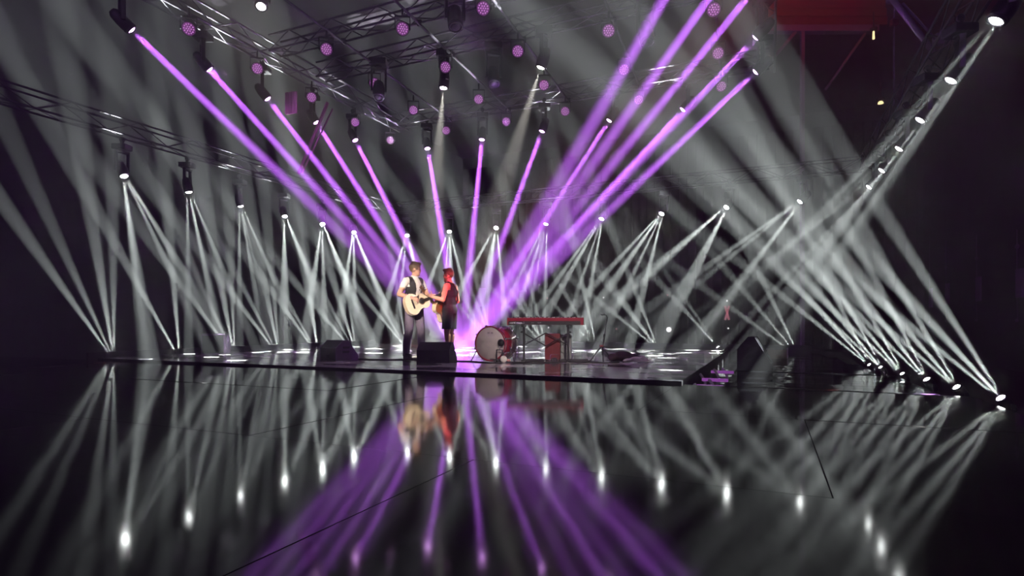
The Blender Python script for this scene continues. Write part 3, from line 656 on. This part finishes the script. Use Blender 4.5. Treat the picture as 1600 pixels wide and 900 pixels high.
MB().lathe([(0, -.03), (.045, -.028), (.056, 0), (.045, .028), (0, .03)], 18, Matrix.Translation((-.02, 0, .056)) @ Matrix.Rotation(R(80), 4, 'X')).build('drum_body', 'white_cloth', root)
MB().tube((.02, 0, .045), (.085, 0, .03), .018, .022).build('handle', 'pinkpad', root)

# ------------------------------------------------------------------ keyboard on its stand
KL, KD_, KH = 1.20, .34, .115
kz = HC + (HY - 507.5) / F * 9.55
kb = thing('keyboard', 'red stage keyboard with white lettering on its back, on a stand', 'keyboard', onfloor(853, 9.55, kz), R(-9))   # back panel faces -y
MB().box((-KL / 2, -KD_ / 2, 0), (KL / 2, KD_ / 2, KH), bev=.008).build('case', 'red_key', kb)
MB().box((-KL / 2 + .004, -KD_ / 2 - .004, .004), (KL / 2 - .03, -KD_ / 2 + .004, .062)).build('rear_panel', 'ebony', kb)
for sg in (-1, 1): MB().box((sg * (KL / 2 + .006) - .012, -KD_ / 2, -.004), (sg * (KL / 2 + .006) + .012, KD_ / 2, KH + .003), bev=.005).build('end_cheek', 'red_key', kb)
WKEY = MB().box((-.0105, 0, 0), (.0105, .14, .012), bev=.002).mesh('white_key', 'print'); BKEY = MB().box((-.006, .05, .010), (.006, .14, .024), bev=.002).mesh('black_key', 'ebony')
for i in range(43):
    xk = -KL / 2 + .10 + i * .0235; link('white_key', WKEY, kb, Matrix.Translation((xk, KD_ / 2 - .145, KH - .004)) )
    if i % 7 not in (2, 6): link('black_key', BKEY, kb, Matrix.Translation((xk + .0118, KD_ / 2 - .195, KH - .004)))
KNOB = MB().lathe([(.011, 0), (.010, .016), (0, .018)], 12).mesh('knob', 'rubber')
for i in range(16): link('knob', KNOB, kb, Matrix.Translation((-.52 + i * .068 + random.uniform(-.012, .012), -.09, KH)))
for i, xx in enumerate((.30, .34, .38, .44, .47)): MB().tube((xx, -KD_ / 2 - .003, .035), (xx, -KD_ / 2 - .020, .035), .007).build('jack_plug', 'fix', kb)
def text(body, size, name, m, parent, mtx, bold=0.0):
    cu = bpy.data.curves.new('t', 'FONT'); cu.body = body; cu.size = size; cu.extrude = .0008; cu.offset = bold; cu.align_x = 'LEFT'; cu.align_y = 'CENTER'
    o = bpy.data.objects.new('t', cu); C.objects.link(o); bpy.context.view_layer.update()
    me = bpy.data.meshes.new_from_object(o.evaluated_get(bpy.context.evaluated_depsgraph_get())); bpy.data.objects.remove(o); bpy.data.curves.remove(cu)
    me.materials.clear(); me.materials.append(M[m]); return link(name, me, parent, mtx)
UPR = Matrix.Rotation(R(90), 4, 'X')
text('nord stage 3', .048, 'lettering', 'print', kb, Matrix.Translation((-KL / 2 + .025, -KD_ / 2 - .0052, .034)) @ UPR, .0006)
text('nord', .022, 'lettering', 'print', kb, Matrix.Translation((-.22, -KD_ / 2 - .0052, .034)) @ UPR)
text('HA 88', .022, 'lettering', 'print', kb, Matrix.Translation((-.12, -KD_ / 2 - .0052, .034)) @ UPR)
ks = thing('keyboard_stand', 'black keyboard stand with crossed braces under the red keyboard', 'stand', onfloor(853, 9.55, DZ), R(-9))
zt = kz - DZ; LX = .365
for sg in (-1, 1):
    MB().box((sg * LX - .018, -.018, .02), (sg * LX + .018, .018, zt - .03), bev=.004).build('upright', 'fix', ks)
    MB().box((sg * LX - .022, -.17, zt - .035), (sg * LX + .022, .17, zt - .006), bev=.004).build('support_arm', 'fix', ks)
    MB().box((sg * LX - .02, -.20, 0), (sg * LX + .02, .20, .028), bev=.006).build('foot', 'rubber', ks)
    MB().tube((sg * (LX + .02), -.0, zt - .12), (sg * (LX + .055), 0, zt - .12), .016).build('clamp_knob', 'rubber', ks)
    MB().tube((sg * LX, -.012, zt - .14), (0, -.024, .245), .009).build('brace', 'fix', ks)
    MB().tube((sg * LX, .012, .255), (0, .0, zt - .135), .009).build('brace', 'fix', ks)
# cajon, grey board, pedal on the floor
cj = thing('cajon', 'red wooden cajon standing under the right half of the keyboard', 'drum', onfloor(864, 9.75, DZ), R(-8))
MB().box((-.125, -.13, .015), (.125, .14, .445), bev=.006).build('body', 'red_wood', cj); MB().box((-.125, -.139, .015), (.125, -.130, .445), bev=.002).build('front_plate', 'red_wood', cj)
for sx in (-.1, .1):
    for sy in (-.1, .11): MB().tube((sx, sy, 0), (sx, sy, .016), .016).build('foot', 'rubber', cj)
for sx in (-.11, .11):
    for zz in (.04, .24, .42): MB().tube((sx, -.139, zz), (sx, -.142, zz), .006).build('screw', 'steel', cj)
root = thing('grey_box', 'pale grey box standing directly behind the red cajon', 'box', onfloor(882, 10.05, DZ), R(-8))
MB().box((-.12, -.12, 0), (.12, .12, .40), bev=.006).build('body', 'grey', root); MB().box((-.122, -.122, .40), (.122, .122, .42), bev=.004).build('lid', 'print', root)
root = thing('pedal_unit', 'small black pedal in a steel frame before the cajon', 'pedal', onfloor(866, 9.36, DZ), R(-8))
MB().box((-.045, -.06, 0), (.045, .06, .05), bev=.006).build('body', 'ring', root); MB().box((-.035, -.055, .05), (.035, .04, .065), Matrix.Rotation(R(-6), 4, 'X'), bev=.004).build('treadle', 'fix', root)
MB().path([(-.062, -.02, 0), (-.062, -.02, .105), (-.05, -.02, .115), (.05, -.02, .115), (.062, -.02, .105), (.062, -.02, 0)], .005, 6).build('guard_frame', 'steel', root)
for xx in (-.018, .018): MB().lathe([(.009, 0), (.008, .014), (0, .015)], 10, Matrix.Translation((xx, -.061, .03)) @ Matrix.Rotation(R(90), 4, 'X')).build('knob', 'steel', root)
# sustain pedals and small boxes in the cable run
for x_, lab, w_ in ((840, 'flat black sustain pedal on the deck left of the cajon', .11), (828, 'low dark effects pedal near the left keyboard foot', .08), (898, 'wide flat black pedal board right of the keyboard stand', .24)):
    root = thing('foot_pedal', lab, 'pedal', onfloor(x_, 9.35, DZ), R(-6))
    MB().box((-w_, -.06, 0), (w_, .06, .03), bev=.006).build('base', 'fix', root); MB().box((-w_ * .9, -.05, .03), (w_ * .9, .03, .045), bev=.004).build('treadle', 'ring', root)

# ------------------------------------------------------------------ short tripod stand at right
ms = thing('tripod_stand', 'black tripod guitar stand with a bent hook top', 'stand', onfloor(941, 9.45, DZ), R(0))
hz_ = .76
MB().tube((0, 0, .10), (.035, 0, .42), .013).build('lower_tube', 'fix', ms); MB().tube((.035, 0, .40), (.075, 0, hz_ - .10), .008).build('upper_tube', 'fix', ms)
MB().tube((.033, 0, .39), (.038, 0, .44), .018).build('height_clutch', 'rubber', ms)
MB().path([(.075, 0, hz_ - .11), (.083, 0, hz_ - .05), (.066, -.01, hz_ - .015), (.035, -.02, hz_), (.012, -.03, hz_ - .005), (-.02, -.05, hz_ - .01)], .009, 8).ball((.03, -.02, hz_), .016).build('hook', 'rubber', ms)
MB().path([(.035, -.02, hz_), (.01, .03, hz_ - .002), (-.018, .05, hz_ + .004)], .008, 8).build('hook_prong', 'rubber', ms)
MB().box((-.045, -.03, .235), (.01, .03, .265), bev=.006).build('collar', 'red_wood', ms)
for dx, dy in ((-.20, -.05), (.0, -.14), (.16, .08)):
    lg = MB().path([(-.005, 0, .25), (dx * .5, dy * .5, .14), (dx, dy, .010)], [.011, .011, .009], 8).build('leg', 'fix', ms)
    MB().ball((dx, dy, .014), (.016, .016, .014)).build('rubber_foot', 'rubber', lg)
# soft bag and cloth on the deck
def heap(name, label, cat, loc, rz, pts, m, vox=.012):
    b = MB()
    for (x_, y_, z_, a, b_, c) in pts: b.ball((x_, y_, z_), (a, b_, c))
    o = link(name, remesh(b, name, vox, m, 2)); o.location = loc; o.rotation_euler = (0, 0, rz); return tag(o, label, cat)
heap('soft_bag', 'dark soft instrument bag lying on the deck right of the tripod', 'bag', onfloor(975, 9.5, DZ), R(-5), [(-.17, 0, .065, .10, .10, .062), (-.02, .02, .085, .16, .12, .08), (.12, .02, .08, .11, .10, .05), (-.20, -.05, .05, .06, .06, .05), (.02, -.04, .06, .17, .09, .06)], 'bag')
heap('white_cloth', 'crumpled white cloth draped at the right end of the bag', 'cloth', onfloor(994, 9.28, DZ), R(-10), [(-.10, 0, .03, .10, .05, .028), (0, .0, .045, .10, .06, .042), (.10, .02, .05, .07, .06, .048), (.15, -.01, .025, .06, .05, .022), (-.16, -.02, .015, .06, .03, .014), (.04, -.05, .018, .09, .03, .016)], 'white_cloth', .010)
for i, (x_, D_, a, b_) in enumerate(((964, 9.12, .10, .018), (1010, 9.2, .12, .02), (985, 9.0, .14, .014))):
    heap('paper_scrap', ['flat white paper scrap left of the crumpled cloth', 'flat white paper scrap right of the crumpled cloth', 'long flat white paper strip before the cloth'][i], 'paper', onfloor(x_, D_, DZ), R(-4 + 9 * i), [(0, 0, .005, a, b_ * 2, .005), (a * .5, .01, .006, a * .4, b_ * 2, .006)], 'tape', .004)
# cables on the deck
def cable(label, pts, r=.009, m='cable'):
    P_ = [Vector(p) for p in pts]; out = []
    for i in range(len(P_) - 1):
        p0, p1, p2, p3 = P_[max(i - 1, 0)], P_[i], P_[i + 1], P_[min(i + 2, len(P_) - 1)]
        for k_ in range(6):
            t = k_ / 6; out.append(.5 * ((2 * p1) + (p2 - p0) * t + (2 * p0 - 5 * p1 + 4 * p2 - p3) * t * t + (3 * p1 - p0 - 3 * p2 + p3) * t ** 3))
    out.append(P_[-1]); o = MB().path(out, r, 7).build('cable', m); return tag(o, label, 'cable')
cz = DZ + .009
cable('black cable winding across the deck from drum to keyboard', [onfloor(x_, D_, cz) for x_, D_ in ((742, 9.25), (765, 9.05), (792, 9.15), (812, 9.05), (838, 9.2), (860, 9.05), (886, 9.15))])
cable('black cable running from the keyboard stand to the tripod', [onfloor(x_, D_, cz) for x_, D_ in ((888, 9.2), (905, 9.02), (922, 9.15), (945, 9.0), (968, 9.1))])
cable('black cable trailing across the deck behind the wedge monitors', [onfloor(x_, D_, cz) for x_, D_ in ((560, 9.9), (600, 9.75), (640, 9.8), (720, 9.4), (745, 9.3))])
cable('thin cable hanging from the keyboard back to the deck', [onfloor(806, 9.38, kz + .03), onfloor(806, 9.32, kz - .25), onfloor(806, 9.33, .25), onfloor(805, 9.3, DZ + .006), onfloor(812, 9.2, DZ + .006)], .005)

# ------------------------------------------------------------------ trench at the right end of the deck
tr = thing('floor_trench', 'dark open trench between the deck and the right floor', 'trench'); tr.matrix_basis = ROT
MB().box((-.86, 6.46, -.34), (-.43, 14.2, -.30)).build('trench_bed', 'black', tr)
MB().box((-.86, 6.42, -.34), (-.43, 6.455, -.02)).build('end_board', 'black', tr)
MB().box((-.445, 6.46, -.30), (-.43, 14.2, -.06)).build('side_board', 'black', tr)
for i, tt in enumerate((7.05, 7.9, 9.2)):
    o = MB().box((-.80, tt - .015, -.10), (-.48, tt + .015, -.06)).build('light_bar', 'violet_strip'); o.matrix_basis = ROT
    tag(o, 'violet glowing light bar across the trench, %s from the front' % ORD[i], 'light bar', 'light bars in the trench')
for i, (s_, tt, L) in enumerate(((-.72, 6.75, .14), (-.62, 7.35, .2), (-.80, 8.1, .12), (-.70, 9.0, .18), (-.60, 9.25, .18))):
    p = [ST(s_, tt, -.26), ST(s_ + .02, tt + .02, -.16), ST(s_ - .01, tt + .03, -.08), ST(s_ - .05, tt + .05, -.03)]
    cable('short pale cable loop rising from the trench, %s from the front' % ORD[i], p, .018, 'tape')
# low brown board with a white edge behind the big monitor
bb = thing('brown_flight_case', 'low brown board case with a white taped edge behind the big monitor', 'case', onfloor(1211, 10.7, 0), R(0))
MB().box((-.19, -.1, 0), (.19, .1, .17), bev=.004).build('body', 'brown', bb); MB().box((.172, -.105, 0), (.192, -.099, .20)).build('edge_tape', 'tape', bb); MB().box((-.19, -.103, .165), (.19, .1, .175)).build('lid', 'ring', bb)
# flat white strips painting streaks of landed beam light on the deck
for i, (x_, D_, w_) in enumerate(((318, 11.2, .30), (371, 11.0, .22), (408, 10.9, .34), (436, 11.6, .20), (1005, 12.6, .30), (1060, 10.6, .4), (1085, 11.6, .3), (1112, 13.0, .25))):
    o = MB().box((-w_ / 2, -.03, 0), (w_ / 2, .03, .003)).build('pool_strip', 'tape'); o.location = onfloor(x_, D_, DZ); o.rotation_euler = (0, 0, R(random.uniform(-12, 4)))
    tag(o, 'flat white strip painted as a light pool on the deck, %s of eight from the left' % ORD[i], 'tape', 'painted light pools on the deck')

# ------------------------------------------------------------------ hall background
# wall panels with hanging cables at the right
for i, (tt, zc, hh) in enumerate(((20.0, 1.73, .78), (23.4, 1.75, .78), (27.0, 1.75, .80), (29.5, 1.70, .80))):
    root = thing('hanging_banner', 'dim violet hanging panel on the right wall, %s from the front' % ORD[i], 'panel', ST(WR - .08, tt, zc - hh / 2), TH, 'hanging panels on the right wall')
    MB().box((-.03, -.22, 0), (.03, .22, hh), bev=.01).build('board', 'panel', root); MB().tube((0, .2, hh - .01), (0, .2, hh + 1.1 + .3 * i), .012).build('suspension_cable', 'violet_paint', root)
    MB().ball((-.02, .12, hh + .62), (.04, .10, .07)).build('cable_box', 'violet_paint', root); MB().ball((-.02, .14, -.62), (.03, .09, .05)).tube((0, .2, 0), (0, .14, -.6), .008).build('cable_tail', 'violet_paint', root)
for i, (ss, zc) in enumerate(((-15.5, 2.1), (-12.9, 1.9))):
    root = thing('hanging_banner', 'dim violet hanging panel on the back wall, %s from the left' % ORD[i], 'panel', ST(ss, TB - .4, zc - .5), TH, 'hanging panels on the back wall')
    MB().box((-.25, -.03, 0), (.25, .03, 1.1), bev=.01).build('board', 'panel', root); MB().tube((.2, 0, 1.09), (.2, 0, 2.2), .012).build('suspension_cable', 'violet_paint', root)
# vertical folds of the back drape, each fold a panel of cloth
wb = bpy.data.objects['wall_back']
FOLD = MB().lathe([(.14, 0), (.17, 3), (.15, 10.5)], 10).mesh('drape_fold', 'drape')
for i in range(56): link('drape_fold', FOLD, wb, Matrix.Translation((WL + .25 + i * .41, TB - .02, -.6)) @ Matrix.Diagonal((1.2, .7, 1, 1)))
# gallery at upper right: cladding boards over a steel beam, post and braces
g0 = ST(4.2, 13.6, 0); gD = 15.5
ga = thing('gallery', 'dim red-brown clad gallery under the roof at upper right', 'gallery', onfloor(1285, gD, 0), R(0))
gx = lambda px: (px - 1285) / F * gD
gz = lambda py: HC + (HY - py) / F * gD
for i, (y0, y1) in enumerate(((39, 26), (26, 13), (13, 0), (0, -13), (-13, -26))):
    MB().box((gx(1200), -.02 - .012 * (i % 2), gz(y0) + .006), (gx(1386 - i * 1.5), .10, gz(y1) - .006), bev=.008).build('cladding_board', 'redboard', ga)
MB().box((gx(1203), -.06, gz(50)), (gx(1372), .14, gz(40)), bev=.006).build('steel_beam', 'violet_paint', ga)
MB().box((gx(1251), -.05, -.70), (gx(1256), .05, gz(50))).build('post', 'violet_paint', ga)
MB().tube((gx(1243), 0, gz(50)), (gx(1204), 0, gz(96)), .045).build('brace', 'violet_paint', ga); MB().tube((gx(1352), 0, gz(52)), (gx(1290), 0, gz(140)), .035).build('brace', 'violet_paint', ga)
for (x_, y_, dx, dy, lab) in ((1365, 62, .03, .22, 'small warm lamp hanging under the gallery end'), (1376, 163, .07, .07, 'small warm lamp shining low beside the hoist chain')):
    root = thing('hall_spot', lab, 'lamp', PX(x_, y_, gD - .3)); MB().lathe([(0, 0), (dx, .02), (dx * .7, dy), (0, dy + .02)], 14).build('glass', 'yellow_lamp', root); MB().tube((0, 0, dy), (0, .0, dy + .5), .02).build('stem', 'fix', root)
    MB().lathe([(0, dy + .02), (.09, dy + .01), (.09, dy + .08), (0, dy + .1)], 12).build('cap', 'ring', root)
# violet roof struts and hoist chain
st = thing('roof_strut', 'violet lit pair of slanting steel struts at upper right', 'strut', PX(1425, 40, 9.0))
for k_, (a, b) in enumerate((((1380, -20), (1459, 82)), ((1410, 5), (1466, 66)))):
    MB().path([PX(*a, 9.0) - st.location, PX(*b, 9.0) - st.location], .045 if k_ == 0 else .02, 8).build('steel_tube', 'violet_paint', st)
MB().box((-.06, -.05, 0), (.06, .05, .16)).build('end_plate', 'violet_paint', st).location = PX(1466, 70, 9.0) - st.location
ch = thing('hoist_chain', 'thin chain of a motor hoist hanging at upper right', 'chain', PX(1397, 162, 9.4))
ln = (PX(1397, -40, 9.4) - PX(1397, 162, 9.4)).length; LK = MB().path([(.012 * math.cos(a), 0, .02 * math.sin(a)) for a in [2 * math.pi * k_ / 8 for k_ in range(9)]], .004, 5).mesh('link', 'violet_paint')
for i in range(int(ln / .033)): link('chain_link', LK, ch, Matrix.Translation((0, 0, .033 * i)) @ Matrix.Rotation(R(90 * (i % 2)), 4, 'Z'))
MB().box((-.10, -.07, ln - .45), (.10, .07, ln - .15), bev=.02).build('motor', 'violet_paint', ch); MB().box((-.05, -.04, 1.26), (.05, .04, 1.36), bev=.01).build('hook_block', 'red_wood', ch)
# pink cloth banner and leaning struts beneath the left truss
o = MB()
for k_ in range(7): o.box((-.14 + .04 * k_, -.012 - .010 * (k_ % 2), 0), (-.10 + .04 * k_ + .002, .012 - .010 * (k_ % 2), .46))
o = o.build('pink_banner', 'pink_cloth'); o.location = PX(455, 178, 12.2); o.rotation_euler = (0, 0, R(-15)); tag(o, 'small pink hanging cloth below the left rig truss', 'banner')
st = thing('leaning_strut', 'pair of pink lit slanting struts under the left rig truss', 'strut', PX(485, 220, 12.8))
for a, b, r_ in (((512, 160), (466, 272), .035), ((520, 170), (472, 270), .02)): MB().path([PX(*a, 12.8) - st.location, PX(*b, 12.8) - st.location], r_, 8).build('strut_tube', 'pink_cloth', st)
# small far lights on the back drape
def on_back(x_, y_): return PX(x_, y_, (TB - .32) / (V.x * (x_ - 800) / F + V.y))
o = MB(); 
for sg in (-1, 1): o.box((-.03, -.02, -.24), (.03, .02, .24), Matrix.Rotation(sg * R(16), 4, 'Y'))
o = o.build('pink_marker', 'pink_glow'); o.location = on_back(1136, 489); o.scale = (1.5,) * 3; tag(o, 'small pink glowing crossed marker in the far background at right', 'marker')
o = MB().lathe([(.055, -.02), (.085, -.02), (.085, .02), (.055, .02), (.055, -.02)], 18, Matrix.Rotation(R(90), 4, 'X')).build('ring_light', 'white_glow'); o.location = on_back(1045, 515); o.scale = (1.6,) * 3; tag(o, 'tiny white ring light in the far background at right', 'light')
for i, (x_, y_) in enumerate(((1136, 470), (1043, 461), (943, 465), (855, 466), (857, 512), (963, 514), (1138, 513))):
    o = MB().ball((0, 0, 0), .028, u=8, v_=6).build('far_led', 'pink_glow' if i % 2 else 'white_glow'); o.location = on_back(x_, y_); o.scale = (1.6,) * 3
    tag(o, 'tiny far indicator light before the drape, %s of seven' % ORD[i], 'light', 'tiny indicator lights at the back')
